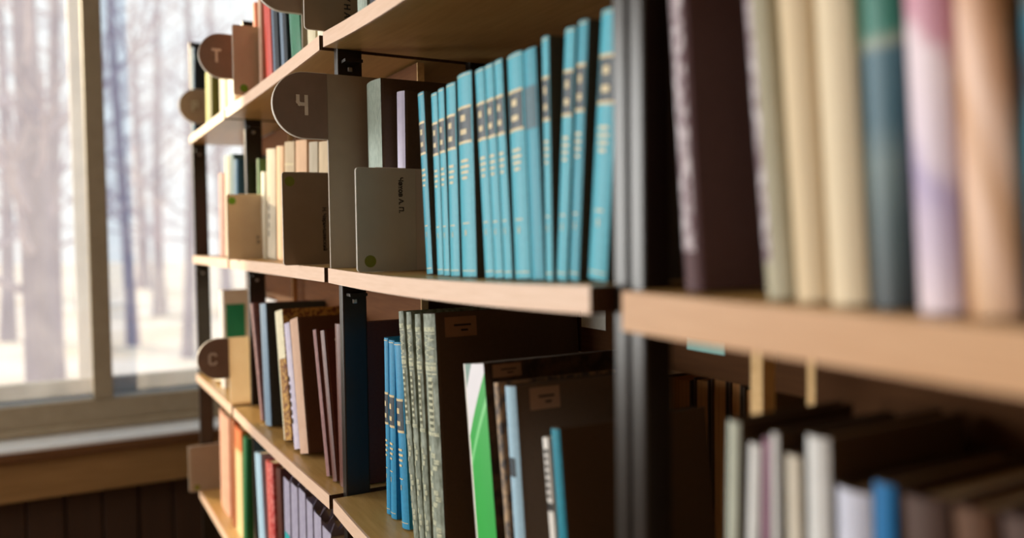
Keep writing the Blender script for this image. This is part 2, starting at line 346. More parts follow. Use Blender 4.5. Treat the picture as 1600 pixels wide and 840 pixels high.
def book(label, group, base, w, h, d, lean, m, page=None, hard=True, style=None, name='book', foreedge=False):
    """base: (x centre of the spine at the foot, y of the spine, z of the shelf); lean in radians towards +x"""
    page = page or M_PAGE
    up = abs(math.sin(lean))*w/2
    root = thing(name, label, 'book', (base[0], base[1], base[2]+up+0.0003), group, (0, lean, math.pi if foreedge else 0))
    c = 0.0025 if hard else 0.0006
    c = min(c, w*0.2)
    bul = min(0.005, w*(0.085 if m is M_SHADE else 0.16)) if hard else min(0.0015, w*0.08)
    inset = 0.003 if hard else 0.0
    obj('cover', prism_z(bmesh.new(), cover_outline(w, d, c, bul), 0, h), m, root)
    obj('page_block', bx(-w/2+c+0.0002, w/2-c-0.0002, bul+c+0.0012, d-inset-0.0005, inset+0.0002, h-inset-0.0002), page, root)
    if style: style(root, w, h, d, bul)
    return root

# --- spine decorations: each adds parts to a book
def deco_turquoise(root, w, h, d, bul, o=0.0, k_=1.0):
    b = bmesh.new(); spine_patch(b, w, bul, h*(0.668-o), h*(0.825-o*0.9), -0.86, 0.86)
    obj('spine_label', b, M_NAVY, root)
    g = bmesh.new()
    for z0, z1 in ((0.825, 0.838), (0.655, 0.668)): spine_patch(g, w, bul, h*(z0-o*0.95), h*(z1-o*0.95), -0.9, 0.9, 0.0006)
    for z0, z1, k in ((0.765, 0.795, 0.32), (0.70, 0.725, 0.42)): spine_patch(g, w, bul, h*(z0-o), h*(z1-o), -k, k, 0.0007)
    for i, k in enumerate((0.5, 0.58, 0.5, 0.36)): spine_patch(g, w, bul, h*(0.565-o-0.028*i), h*(0.577-o-0.028*i), -k, k, 0.0006)
    spine_patch(g, w, bul, h*0.262, h*0.268, -0.45, 0.45, 0.0006); spine_patch(g, w, bul, h*0.205, h*0.232, -0.08, 0.08, 0.0006)
    for z0 in (0.03, 0.985): spine_patch(g, w, bul, h*z0, h*(z0+0.004), -0.9, 0.9, 0.0006)
    obj('gilt_lettering', g, M_GILT, root)['kind'] = 'stuff'
M_ORNLT = mat('pale ornament', (206, 206, 176), 0.7, (150, 156, 132), 260, mix=0.3)
M_ORNDK = mat('dark ornament', (78, 84, 66), 0.7, (110, 114, 92), 260, mix=0.3)
def deco_ornament(root, w, h, d, bul):
    g = bmesh.new()
    for z0, z1 in ((0.925, 0.945), (0.915, 0.919), (0.79, 0.80), (0.765, 0.785), (0.75, 0.756), (0.50, 0.515)): spine_patch(g, w, bul, h*z0, h*z1, -0.92, 0.92)
    spine_patch(g, w, bul, h*0.52, h*0.74, -0.1, 0.55)
    n = 16
    for i in range(n):                          # wandering tendril up the lower spine and in the head panel
        for z0, zz in ((0.06, 0.40), (0.81, 0.10)):
            z = h*(z0+zz*i/n); u = 0.55*math.sin(i*1.1)
            spine_patch(g, w, bul, z, z+h*zz*0.05, max(-0.9, u-0.28), min(0.9, u+0.28))
    obj('spine_ornament', g, M_ORNLT, root)['kind'] = 'stuff'
    t = bmesh.new()
    for i in range(8): spine_patch(t, w, bul, h*(0.535+0.025*i), h*(0.548+0.025*i), 0.0, 0.45, 0.0008)
    obj('spine_title', t, M_ORNDK, root)['kind'] = 'stuff'
def cover_label(y0, y1, z0, z1, lines=True):
    def f(root, w, h, d, bul):
        l = obj('library_label', bx(w/2+0.0001, w/2+0.0005, y0, y1, h-z1, h-z0), M_LABEL, root)
        if lines:
            t = bmesh.new(); yy = y1-y0; zz = z1-z0
            box(t, w/2+0.0005, w/2+0.0007, y0+yy*0.28, y0+yy*0.82, h-z0-zz*0.47, h-z0-zz*0.37)
            box(t, w/2+0.0005, w/2+0.0007, y0+yy*0.50, y0+yy*0.72, h-z0-zz*0.73, h-z0-zz*0.63)
            obj('label_print', t, M_INK, l)
    return f
def both(*fs):
    def f(*a):
        for q in fs: q(*a)
    return f
def spine_bands(mm, zs, u=0.92, part='spine_band'):
    def f(root, w, h, d, bul):
        g = bmesh.new()
        for z0, z1 in zs: spine_patch(g, w, bul, h*z0, h*z1, -u, u)
        obj(part, g, mm, root)
    return f
def spine_half(mm, u0, u1, z0=0.0, z1=1.0, part='spine_strip'):
    def f(root, w, h, d, bul):
        obj(part, spine_patch(bmesh.new(), w, bul, h*z0+0.0005, h*z1-0.0005, u0, u1, 0.0002), mm, root)
    return f
def spine_marks(mm, n, z0, z1, u0=-0.35, u1=0.35, part='spine_title'):
    """an upright line of print: small separate marks"""
    def f(root, w, h, d, bul):
        g = bmesh.new(); rr = random.Random(n)
        for i in range(n):
            z = h*(z0+(z1-z0)*i/n); spine_patch(g, w, bul, z, z+h*(z1-z0)/n*0.62, u0*rr.uniform(.7, 1), u1*rr.uniform(.7, 1))
        obj(part, g, mm, root)
    return f
def panel_on_cover(mm, y0, y1, z0, z1, part='cover_panel'):
    def f(root, w, h, d, bul): obj(part, bx(w/2+0.0001, w/2+0.0006, d*y0, d*y1, h*z0, h*z1), mm, root)
    return f
def oval_on_cover(mm, yc, zc, ry, rz):
    def f(root, w, h, d, bul):
        pts = [(yc+ry*math.cos(a*math.pi/10), h*zc+rz*math.sin(a*math.pi/10)) for a in range(20)]
        obj('oval_label', prism_x(bmesh.new(), pts, w/2+0.0001, w/2+0.0006), mm, root)
    return f

UPPER = {'M': 'T', 'B': 'M', 'C': 'B'}
def shelve(row, Y, x1, y1, x2, y2, xr, d, m, label, group, h=None, hard=True, style=None, page=None, shrink=0.0006):
    """a standing book given by where its spine shows: left edge from (x1,y1 = head) to (x2,y2), right edge xr at y2"""
    X1, Z1 = at(x1, y1, Y); X2, Z2 = at(x2, y2, Y); XR, _ = at(xr, y2, Y)
    lean = math.atan2(X1-X2, Z1-Z2)
    wd = (XR-X2)*math.cos(lean)-shrink
    tl = math.tan(lean); zs = surf(row, X2)
    xl = X2 - tl*(Z2-zs); xrr = xl + wd/math.cos(lean)
    xc = (xl+xrr)/2
    zb = max(surf(row, xl), surf(row, xrr), surf(row, xc))
    hh = h if h else (Z1-zb)/math.cos(lean)
    if row in UPPER:                              # keep clear of the brace board under the shelf above
        s = [k for k, (a_, b_) in SEC.items() if a_-0.03 <= xc <= b_+0.03]
        if s:
            lim = ROW[UPPER[row]]-TH-0.016-BRACE[s[0]][2]-0.005; y0 = BRACE[s[0]][0]-0.0015
            if zb+hh > lim and Y+d > y0:
                print('CLAMP', label, round(zb+hh-lim, 4), round(Y+d-y0, 4)); d = y0-Y
    return book(label, group, (xc, Y, zb), wd, hh, d, lean, m, page, hard, style)

# cover materials
def cloth(name, c, c2=None, rough=0.65, scale=240, bump=0.15, **k): return mat(name, c, rough, c2, scale, (1, 1, 1), bump, **k)
M_TURQ = cloth('turquoise cloth', (62, 170, 190), (48, 156, 178), 0.5)
M_TURQD = cloth('deep turquoise cloth', (22, 150, 172), (18, 136, 160), 0.5)
M_BLUE = cloth('strong blue cloth', (22, 142, 186), (16, 126, 172), 0.5)
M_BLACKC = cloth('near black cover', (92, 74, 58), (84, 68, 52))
M_BROWNC = cloth('dark brown cover', (98, 66, 44), (88, 58, 38))
M_REDBR = cloth('dark red brown cover', (100, 52, 38), (88, 44, 32), 0.4)

# ---- middle shelf, behind the white bookend: grey-green, lilac and the turquoise set

G_T = 'turquoise set on the middle shelf'
def sided(spine, side_name):                  # a binding whose boards differ from the spine: spine strip on a darker cover
    return spine_half(spine, -1.0, 1.0, part='spine_cloth')
M_GRGREEN = mat('pale grey green spine', (176, 190, 178), 0.7, (142, 158, 148), 500, (1, 1, 0.2), mix=0.4)
M_LILAC = mat('pale lilac spine', (196, 190, 212), 0.6, (180, 174, 200), 60)
shelve('M', 0.05, 568, 133, 572, 300, 594, 0.15, M_BLACKC, 'grey-green spined dark book right behind the tall divider marked Ч', 'dark books beside the divider Ч', style=sided(M_GRGREEN, ''))
shelve('M', 0.070, 616, 146, 618, 300, 630, 0.15, M_BLACKC, 'slim dark book with a pale lilac spine left of the turquoise set', 'dark books beside the divider Ч', style=sided(M_LILAC, ''))
turq = [(651, 148, 665, 425, 675, 'first turquoise volume from the white bookend, standing apart by a dark gap', M_TURQD),
        (672, 148, 682, 427, 692, 'turquoise volume just right of the first dark gap beside the white bookend', M_TURQ),
        (682.5, 141, 692, 428, 702, 'narrow turquoise volume, second in the tight cluster of four', M_TURQ),
        (694.5, 134, 702, 430, 717, 'turquoise volume, third in the tight cluster of four', M_TURQ),
        (710.6, 120, 719, 431, 742, 'turquoise volume closing the cluster of four, its shade-coloured cover showing', M_TURQ),
        (740, 112, 756, 433, 771, 'turquoise volume opening the cluster of three at the middle of the set', M_TURQ),
        (755, 105, 771, 434, 785.5, 'turquoise volume between two others in the cluster of three', M_TURQ),
        (769.8, 98, 786, 435, 800, 'turquoise volume closing the cluster of three', M_TURQ),
        (789, 90, 802, 436, 827, 'turquoise volume with a gilt black label, left of the plainer pair', M_TURQ),
        (814.5, 82, 828, 437, 849, 'turquoise volume with a faded grey spine label, widest looking of the set', M_TURQD),
        (845, 60, 852, 437, 864, 'turquoise volume left of the widest dark gap in the set', M_TURQ),
        (881, 48, 868, 437, 885, 'turquoise volume leaning right of the widest dark gap in the set', M_TURQ),
        (902, 36, 888, 438, 904, 'leaning turquoise volume, second from the near end of the set', M_TURQD),
        (937, 22, 916, 438, 946, 'most tilted turquoise volume at the near end beside the black posts', M_TURQ)]
M_FADED = mat('faded grey label', (84, 116, 128), 0.6, (74, 104, 116), 200)
for i, (a, b, c, e, r, lab, mm) in enumerate(turq):
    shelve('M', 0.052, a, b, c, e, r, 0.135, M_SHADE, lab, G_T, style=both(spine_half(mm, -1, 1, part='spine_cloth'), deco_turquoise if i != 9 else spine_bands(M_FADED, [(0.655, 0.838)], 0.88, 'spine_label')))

# ---- middle shelf, near section (out of focus)
G_N = 'books on the near middle shelf'
M_RAG = mat('worn whitish spine', (216, 208, 214), 0.8, (120, 96, 104), 160, (1, 1, 0.6), mix=0.2)
M_MAUVED = cloth('mauve brown cover', (92, 62, 66), (80, 52, 56))
M_GREYGR = mat('grey olive spine', (186, 180, 156), 0.7, (170, 164, 140), 30)
M_BEIGEB = mat('sand beige binding', (226, 206, 172), 0.7, (212, 190, 154), 14, (1, 1, 0.3))
M_CREAMB = mat('cream binding', (234, 218, 188), 0.7, (218, 200, 168), 14, (1, 1, 0.3))
M_TEALB = printed('teal and slate printed spine', [(0, (44, 52, 56)), (0.2, (66, 84, 88)), (0.36, (96, 116, 118)), (0.46, (58, 96, 112)), (0.62, (70, 108, 124)), (0.64, (150, 160, 146)), (0.67, (48, 120, 106)), (1, (44, 112, 98))], 0, 0.04, hard=False)
M_PINKW = printed('pink and white printed spine', [(0, (232, 214, 214)), (0.2, (214, 196, 210)), (0.42, (176, 160, 196)), (0.5, (222, 206, 220)), (0.72, (232, 214, 222)), (0.78, (206, 150, 168)), (1, (190, 130, 150))], 0.12, 0.16, hard=False)
M_TANP = printed('tan and rose printed spine', [(0, (176, 124, 78)), (0.22, (206, 164, 124)), (0.4, (228, 190, 164)), (0.55, (206, 160, 122)), (0.7, (236, 200, 178)), (0.86, (198, 150, 116)), (1, (150, 104, 66))], 0.35, 0.1, hard=False)
M_DOTB = printed('teal spotted spine', [(0, (70, 60, 70)), (0.38, (40, 126, 150)), (0.5, (60, 70, 84)), (0.6, (30, 120, 146)), (0.68, (110, 100, 80)), (0.78, (40, 126, 150)), (0.88, (96, 84, 70)), (1, (60, 52, 50))], 0, 0.02, hard=False)
near = [(1040, -10, 1066, 452, 1096, M_MAUVED, spine_half(M_RAG, -1, 0.62, 0.12, 1.0), 'dark mauve book with a worn whitish spine strip, nearest the black posts'),
        (1156, -10, 1192, 455, 1234, M_GREYGR, spine_half(M_RAG, -1, -0.2, 0.1, 1.0), 'blurred grey-olive book with a ragged white left edge'),
        (1208, -10, 1238, 460, 1288, M_BEIGEB, None, 'blurred sand beige book between the grey-olive and the cream one'),
        (1264, -10, 1290, 465, 1352, M_CREAMB, None, 'blurred cream book left of the teal and slate one'),
        (1338, -10, 1356, 470, 1416, M_TEALB, None, 'blurred teal and slate book with a dark foot'),
        (1404, -10, 1428, 475, 1500, M_PINKW, None, 'blurred white and lilac book with a pink head'),
        (1482, -10, 1505, 480, 1588, M_TANP, None, 'blurred tan and rose book with slanting streaks'),
        (1590, -10, 1604, 490, 1690, M_DOTB, None, 'blurred brown book with teal spots at the right margin')]
for a, b, c, e, r, mm, st, lab in near:
    shelve('M', 0.028, a, b, c, e, r, 0.15, mm, lab, G_N, h=0.235, style=st)

# ---- lower shelf, middle section: blue, ornamental, green, light blue, white, teal
G_B = 'books on the lower shelf'
M_ORN = mat('grey green ornamental cloth', (156, 166, 152), 0.6, (96, 104, 86), 120, (1, 1, 0.5), mix=0.35)
LB = 0.055
for a, b, c, e, r, lab in [(598, 527, 602, 772, 608, 'strong blue volume beside the black post on the lower shelf'),
                           (604.5, 530, 608, 785, 616.5, 'strong blue volume between two alike left of the ornamental spines'),
                           (612, 534, 623.5, 798, 635, 'strong blue volume half hidden by the leaning ornamental spines')]:
    shelve('B', LB, a, b, c, e, r, 0.135, M_BLUE, lab, 'blue volumes on the lower shelf', style=lambda *a_: deco_turquoise(*a_, o=0.15))
orn = [(620, 487, 644, 838, 652, 'ornamental grey-green tome leaning on the blue volumes'), (632, 488, 653, 838, 661, 'ornamental grey-green tome, second of the four from the blue volumes'),
       (645, 491, 662, 838, 671, 'ornamental grey-green tome, third of the four from the blue volumes'), (656, 490, 672, 838, 691, 'ornamental grey-green tome whose near-black cover bears a brown label')]
for i, (a, b, c, e, r, lab) in enumerate(orn):
    st = deco_ornament
    if i == 3: st = both(spine_half(M_ORN, -1, 1, part='spine_cloth'), deco_ornament, cover_label(0.018, 0.064, 0.006, 0.032))
    shelve('B', LB, a, b, c, e, r, 0.225, M_ORN if i < 3 else M_BLACKC, lab, 'ornamental tomes on the lower shelf', style=st)

M_GREENP = printed('green and white printed spine', [(0, (30, 170, 60)), (0.52, (120, 210, 130)), (0.56, (26, 166, 56)), (0.66, (226, 224, 230)), (0.86, (120, 150, 140))], -0.30, 0.0)
M_WHITEC = mat('white card', (232, 228, 222), 0.6, (220, 214, 206), 40)
M_PATT = mat('dim patterned brown cover', (84, 62, 46), 0.7, (44, 32, 24), 60, mix=0.25)
M_MOTTLE = mat('mottled tan and grey spine', (190, 160, 126), 0.7, (96, 92, 92), 110, (1, 1, 0.7), mix=0.2)
M_LTBLUE = cloth('light blue cloth', (162, 196, 214), (150, 184, 204))
M_TEAL = cloth('teal paper spine', (20, 140, 164), (16, 128, 150), 0.45)
shelve('B', LB, 722, 568, 742, 838, 776, 0.20, M_PATT, 'leaning book with a green and white spine and a dim patterned cover', G_B, hard=False,
       style=both(spine_half(M_GREENP, -1, 1, part='spine_print'), spine_half(M_WHITEC, -1.0, -0.82, part='spine_edge'), cover_label(0.012, 0.050, 0.003, 0.018)), page=M_PAGEDIM)
shelve('B', LB, 769, 598, 788, 838, 796, 0.17, M_MOTTLE, 'thin mottled tan book between the green and the light blue one', G_B)
shelve('B', LB, 784, 602, 799, 838, 817, 0.19, M_BLACKC, 'light blue spined book with a dark cover and brown label', G_B,
       style=both(spine_half(M_LTBLUE, -1, 1, part='spine_cloth'), spine_bands(M_NAVY, [(0.62, 0.70)], 0.5), cover_label(0.020, 0.058, 0.004, 0.028)))
shelve('B', LB, 846, 683, 858, 838, 868, 0.15, M_WHITEC, 'thin white book with black marks beside the teal one', G_B, hard=False, style=both(spine_marks(M_INK, 7, 0.72, 0.96, -0.6, 0.8), spine_bands(M_INK, [(0.66, 0.70)])))
shelve('B', LB, 857, 668, 869, 838, 884, 0.19, M_BLACKC, 'teal spined book with a near-black cover at the end of the lower row', G_B, style=spine_half(M_TEAL, -1, 1, part='spine_cloth'))

# ---- lower shelf, near section (out of focus)
G_NB = 'books on the near lower shelf'
M_PALEG = mat('pale grey green card', (190, 194, 178), 0.7, (178, 182, 166), 40)
M_WHITE2 = mat('soft white card', (222, 222, 220), 0.7, (208, 208, 206), 40)
M_MAUVE = mat('mauve card', (160, 122, 142), 0.7, (148, 112, 130), 40)
M_CREAM2 = mat('pale cream card', (214, 206, 190), 0.7, (204, 194, 176), 40)
M_LAV = mat('pale lavender card', (206, 208, 224), 0.7, (196, 198, 214), 40)
M_AZURE = cloth('azure cover', (24, 118, 178), (20, 106, 164), 0.5)
M_UMBER = cloth('umber cover', (84, 62, 54), (74, 54, 46))
nb = [(1134, 655, 1132, 838, 1153, 0.12, M_PALEG, None, 'blurred pale grey-green book, first of the near lower shelf'),
      (1167, 690, 1164, 838, 1185.5, 0.12, M_WHITE2, spine_marks(M_INK, 9, 0.3, 0.72), 'blurred white book with dark lettering left of the mauve one'),
      (1190, 682, 1188, 838, 1204, 0.12, M_MAUVE, spine_half(M_LAV, -0.9, 0.9, 0.0, 0.52, 'spine_label'), 'blurred mauve book with a pale lower half'),
      (1203, 674, 1205, 838, 1219, 0.12, M_WHITE2, None, 'blurred narrow white book right of the mauve one'),
      (1224, 708, 1227, 838, 1254, 0.14, M_CREAM2, spine_half(M_UMBER, 0.2, 0.6, 0.3, 0.72, 'spine_title'), 'blurred cream book left of the tallest white one'),
      (1255, 678, 1258, 838, 1297, 0.14, M_WHITE2, spine_bands(M_CREAM2, [(0.70, 0.74)]), 'blurred thick white book, tallest right of the cream one'),
      (1300, 758, 1302, 838, 1360, 0.12, M_LAV, None, 'blurred low lavender book left of the azure one'),
      (1360, 750, 1362, 838, 1400, 0.13, M_AZURE, None, 'blurred azure book on the near lower shelf'),
      (1402, 772, 1406, 838, 1478, 0.15, M_UMBER, None, 'dim umber book right of the azure one'),
      (1482, 790, 1486, 838, 1552, 0.15, M_BROWNC, None, 'dim dark brown book, second right of the azure one'),
      (1556, 804, 1560, 838, 1640, 0.15, M_UMBER, None, 'dim low umber book at the right margin of the lower shelf')]
for a, b, c, e, r, dd, mm, st, lab in nb:
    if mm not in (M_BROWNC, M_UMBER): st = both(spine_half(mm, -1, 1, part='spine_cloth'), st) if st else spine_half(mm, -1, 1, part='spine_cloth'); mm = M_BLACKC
    shelve('B', 0.045, a, b, c, e, r, dd, mm, lab, G_NB, style=st)

# ---- lower shelf, far sections
G_L1 = 'books left of the black post on the lower shelf'
M_PINKLINE = mat('dusty maroon spine', (150, 104, 100), 0.6, (120, 78, 76), 80)
M_BLUEGREY = cloth('blue grey cloth', (108, 136, 160), (92, 120, 146), 0.55)
M_SLATE = cloth('dark slate cover', (50, 60, 70), (42, 52, 62), 0.5)
M_CREAMSP = mat('cream spine', (232, 224, 194), 0.7, (214, 204, 170), 90)
M_BROWNMOT = mat('brown mottled paper', (196, 150, 70), 0.7, (112, 62, 34), 140, mix=0.2)
M_LILWHITE = mat('lilac white spine', (214, 206, 216), 0.7, (186, 178, 204), 60)
M_TAN = mat('rosy tan spine', (206, 172, 148), 0.7, (190, 152, 126), 30)
LA = 0.026
shelve('B', LA, 390, 476, 405, 640, 408, 0.14, M_PINKLINE, 'thin leaning dusty maroon book beside the far black post', G_L1)
shelve('B', LA, 403, 475, 412, 668, 421, 0.24, M_SLATE, 'tall blue-grey book with a dark slate cover on the lower shelf', G_L1, style=spine_half(M_BLUEGREY, -1, 1, part='spine_cloth'))
shelve('B', LA, 426, 489, 441, 696, 453, 0.13, M_BROWNMOT, 'book with a cream and brown mottled spine', G_L1, style=both(spine_half(M_CREAMSP, -1, -0.1, part='spine_strip'), spine_half(M_CREAMSP, -0.1, 1, 0.62, 1.0, 'spine_head')))
shelve('B', LA, 441, 508, 458, 712, 466, 0.13, M_LILWHITE, 'thin lilac white book with dark specks left of the tan one', G_L1, style=spine_marks(M_INK, 6, 0.2, 0.6, -0.2, 0.3))
shelve('B', LA, 449, 502, 466, 716, 479, 0.16, M_BROWNC, 'rosy tan spined book with a dark brown cover', G_L1, style=spine_half(M_TAN, -1, 1, part='spine_cloth'))
shelve('B', LA, 487, 517, 506, 718, 511, 0.14, M_REDBR, 'thin dark red book with a pale pink spine', G_L1, style=spine_half(M_PINKLINE, -1, 1, part='spine_cloth'))
shelve('B', LA, 498, 518, 515, 718, 521, 0.16, M_REDBR, 'dark red-brown book bearing a cream oval label', G_L1, style=oval_on_cover(M_CREAMSP, 0.030, 0.93, 0.010, 0.006))
shelve('B', 0.03, 519.5, 505, 526.5, 716, 536, 0.12, M_REDBR, 'dark red-brown book half hidden behind the nearest black post', G_L1)
G_L0 = 'books at the window end of the lower shelf'
M_GREENB = mat('bright green cover print', (10, 150, 110), 0.5, (6, 138, 98), 40)
shelve('B', LA, 340, 453, 342, 527, 347, 0.10, M_WHITEC, 'white book with a bright green panel on its cover', G_L0, style=panel_on_cover(M_GREENB, 0.12, 0.62, 0.40, 0.86))
shelve('B', LA, 333, 588, 334, 610, 346, 0.09, M_CREAMSP, 'low cream book under the round tab marked С', G_L0)

# ---- shelf below the lower one, far sections
G_C = 'books on the second lowest visible shelf'
M_SALMON = mat('salmon spine', (216, 162, 136), 0.7, (200, 146, 120), 30)
M_ORBR = mat('orange brown spine', (170, 96, 44), 0.6, (150, 80, 36), 40)
M_ORCR = printed('cream spine with an orange head', [(0, (240, 206, 150)), (0.78, (236, 190, 130)), (0.82, (228, 120, 60)), (1, (220, 110, 56))], 0, 0.03)
M_GREEN2 = cloth('leaf green cloth', (40, 122, 66), (32, 108, 56))
M_PBLUE = mat('pale blue spine', (150, 184, 208), 0.6, (136, 172, 198), 30)
M_REDDOT = mat('red spine with pink dots', (176, 40, 36), 0.6, (206, 110, 104), 90, mix=0.2)
M_LILP = mat('lilac grey paper', (172, 166, 184), 0.85, (150, 144, 166), 60)
M_AQUA = mat('aqua card', (30, 178, 178), 0.6, (24, 164, 166), 40)
cl = [(340, 640, 343, 782, 357, M_SALMON, None, 'salmon pink book right of the grey bookend, shelf under the tab С'),
      (358, 652, 361, 795, 366, M_ORBR, None, 'thin orange brown book on the shelf under the tab С'),
      (364, 664, 367, 812, 376.5, M_ORCR, None, 'cream book with an orange head left of the leaf green one'),
      (378, 682, 378, 830, 382, M_GREEN2, None, 'leaf green book on the shelf under the lower one')]
for a, b, c, e, r, mm, st, lab in cl:
    shelve('C', 0.03, a, b, c, e, r, 0.13, mm, lab, G_C, style=st)
cl = [(395, 706, 402, 838, 411, M_PBLUE, None, 'pale blue book right of the leaf green one'),
      (412, 718, 417, 838, 427, M_REDDOT, None, 'red book with pink dots along its spine'),
      (428, 728, 432, 838, 438, M_REDBR, None, 'dark red-brown book right of the red dotted one')]
for a, b, c, e, r, mm, st, lab in cl:
    shelve('C', 0.03, a, b, c, e, r, 0.13, mm, lab, G_C, style=st)
def torn_bundle(Y, x1, y1, x2, y2, xr, label, seed, aqua):
    """a paper folder whose upper edge is torn into tongues"""
    X1, Z1 = at(x1, y1, Y); X2, Z2 = at(x2, y2, Y); XR, _ = at(xr, y2, Y)
    zb = max(surf('C', X2), surf('C', XR))+0.0004; xc = (X2+XR)/2; wd = XR-X2-0.001; lean = 0.0
    t = thing('paper_folder', label, 'folder', (xc, Y, zb), 'torn paper folders on the shelf under the lower one', (0, lean, 0))
    h = Z1-zb; rr = random.Random(seed)
    D_ = 0.12; pts = [(D_, 0), (0, 0)]
    n = 12
    for i in range(n+1):
        pts.append((D_*i/n, h*(1-0.02*rr.random()-(0.09 if i % 2 else 0)*rr.uniform(.4, 1))))
    obj('folder', prism_x(bmesh.new(), pts, -wd/2, -wd/2+0.0016), M_LILP, t)
    pts2 = [(y, max(z-0.012*rr.random(), 0)) for y, z in pts]
    obj('folder', prism_x(bmesh.new(), pts2, wd/2-0.0016, wd/2), M_LILP, t)
    obj('spine_sheet', bx(-wd/2, wd/2, -0.001, 0, 0, h*0.985), M_LILP, t)
    obj('sheets', bx(-wd/2+0.002, wd/2-0.002, 0.002, 0.115, 0.001, h*0.9), M_PAGE, t)
    if aqua: obj('label', bx(-wd*0.4, wd*0.4, -0.0018, -0.0011, h*0.2, h*aqua), M_AQUA, t)
for i, (a, b, c, e, r, lab, aq) in enumerate([(441, 738, 446, 838, 455, 'tallest lilac paper folder with a torn top, right of the dark red-brown book', 0.60),
        (452, 746, 457, 838, 467, 'second lilac paper folder from the dark red-brown book', 0.55), (464, 754, 469, 838, 479, 'third lilac paper folder from the dark red-brown book', 0.45),
        (476, 772, 481, 838, 490, 'fourth lilac paper folder from the dark red-brown book', 0), (487, 790, 492, 838, 503, 'fifth lilac paper folder, its torn tongues curling', 0),
        (500, 812, 505, 838, 518, 'lowest lilac paper folder at the end of the torn ones', 0)]):
    torn_bundle(0.03, a, b, c, e, r, lab, i, aq)

# ---- middle shelf, far sections
G_M1 = 'books between the far posts on the middle shelf'
M_LEAF = mat('leaf green book', (120, 150, 90), 0.6, (60, 104, 40), 14)
M_IVORY = mat('ivory spine', (250, 244, 222), 0.6, (240, 232, 206), 30)
M_FOG = mat('fog grey book', (190, 190, 186), 0.7, (176, 172, 166), 30)
M_SAND = mat('pale sand cloth', (208, 186, 152), 0.75, (188, 166, 134), 60, (1, 1, 0.4))
M_SANDP = mat('peach sand cloth', (226, 186, 148), 0.75, (208, 168, 132), 60, (1, 1, 0.4))
M_SANDG = mat('grey sand cloth', (190, 178, 156), 0.75, (172, 160, 138), 60, (1, 1, 0.4))
LM = 0.058
m1 = [(400, 249, 402, 395, 405, 0.12, M_LEAF, None, 'leaf green book behind the small ivory one'),
      (406, 270, 407, 396, 412, 0.09, M_IVORY, None, 'small ivory book, brightest on the middle shelf'),
      (413, 238, 414, 400, 428, 0.13, M_SANDG, spine_marks(M_INK, 5, 0.2, 0.6, -0.15, 0.1), 'grey sand book, first of the pale row behind the taupe bookend'),
      (429, 232, 430, 402, 440, 0.13, M_SANDP, None, 'peach sand book, second of the pale row behind the taupe bookend'),
      (441, 227, 442, 404, 457, 0.13, M_SAND, spine_bands(M_GILT, [(0.2, 0.22), (0.8, 0.82)]), 'pale sand book, third of the pale row behind the taupe bookend'),
      (458, 225, 459, 406, 476, 0.13, M_SANDP, None, 'peach sand book above the left half of the taupe bookend'),
      (479, 226, 480, 408, 493, 0.13, M_SANDG, None, 'grey sand book under the round tab marked Ч'),
      (494, 226, 495, 409, 511, 0.13, M_SAND, None, 'pale sand book at the end of the row next to the joint')]
for a, b, c, e, r, dd, mm, st, lab in m1:
    shelve('M', LM, a, b, c, e, r, dd, mm, lab, G_M1, style=st)
G_M0 = 'books at the window end of the middle shelf'
M_ROSE = mat('dusty rose spine', (176, 124, 116), 0.6, (160, 108, 102), 40)
M_BEI2 = mat('light beige spine', (216, 200, 172), 0.6, (200, 184, 156), 40)
M_GRTEAL = cloth('grey teal cloth', (110, 140, 140), (96, 126, 128))
M_STEELB = cloth('steel blue cloth', (70, 120, 150), (56, 104, 136))
for a, b, c, e, r, mm, lab in [(339, 273, 341, 392, 348, M_ROSE, 'dusty rose book at the window end of the middle shelf'),
        (349, 247, 350, 396, 356, M_BEI2, 'light beige book right of the dusty rose one'),
        (357, 243, 358, 396, 363, M_GRTEAL, 'grey-teal book above the beige bookend with the green dot'),
        (363.5, 251, 364.5, 397, 369, M_STEELB, 'steel blue book beside the far black post')]:
    shelve('M', 0.03, a, b, c, e, r, 0.12, mm, lab, G_M0)

# ---- top shelf
G_TT = 'books on the top shelf'
M_LIME = cloth('lime green spine', (196, 200, 84), (180, 186, 70))
M_OLIVE = cloth('olive cover', (112, 112, 44), (100, 100, 38))
M_RED = cloth('coral red spine', (216, 76, 58), (200, 64, 48), 0.5)
M_STEEL2 = cloth('steel grey blue spine', (120, 140, 160), (102, 122, 144))
M_INDIGO = cloth('dark blue black cover', (36, 46, 58), (30, 40, 50))
M_MINT = mat('mint spine highlight', (150, 210, 186), 0.6, (136, 196, 172), 30)  # highlight along the rounded spine, painted as a mint strip
M_GREEN3 = cloth('emerald cover', (16, 118, 78), (12, 104, 66), 0.4)
M_CORAL = cloth('coral orange spine', (230, 140, 100), (216, 126, 88))
LT = 0.03
t0 = [(297, 78, 298, 190, 301.5, 0.10, M_INDIGO, both(spine_half(M_STEELB, -1, 1, part='spine_cloth'), panel_on_cover(M_FADED, 0.05, 0.8, 0.84, 0.92)), None, 'tall dark blue book with a grey label behind the round tab marked Р'),  # blue spine strip paints the cyan window reflection on its edge
      (319, 118, 320, 185, 328, 0.12, M_OLIVE, spine_half(M_LIME, -1, 0.3, part='spine_cloth'), None, 'lime spined book with an olive cover beside the tab Р'),
      (340, 122, 341, 170, 351, 0.11, M_CREAMSP, None, None, 'cream book under the round tab marked Т'),
      (353, 118, 354, 160, 363, 0.11, M_IVORY, None, None, 'ivory book under the round tab marked Т, nearer than the cream one')]
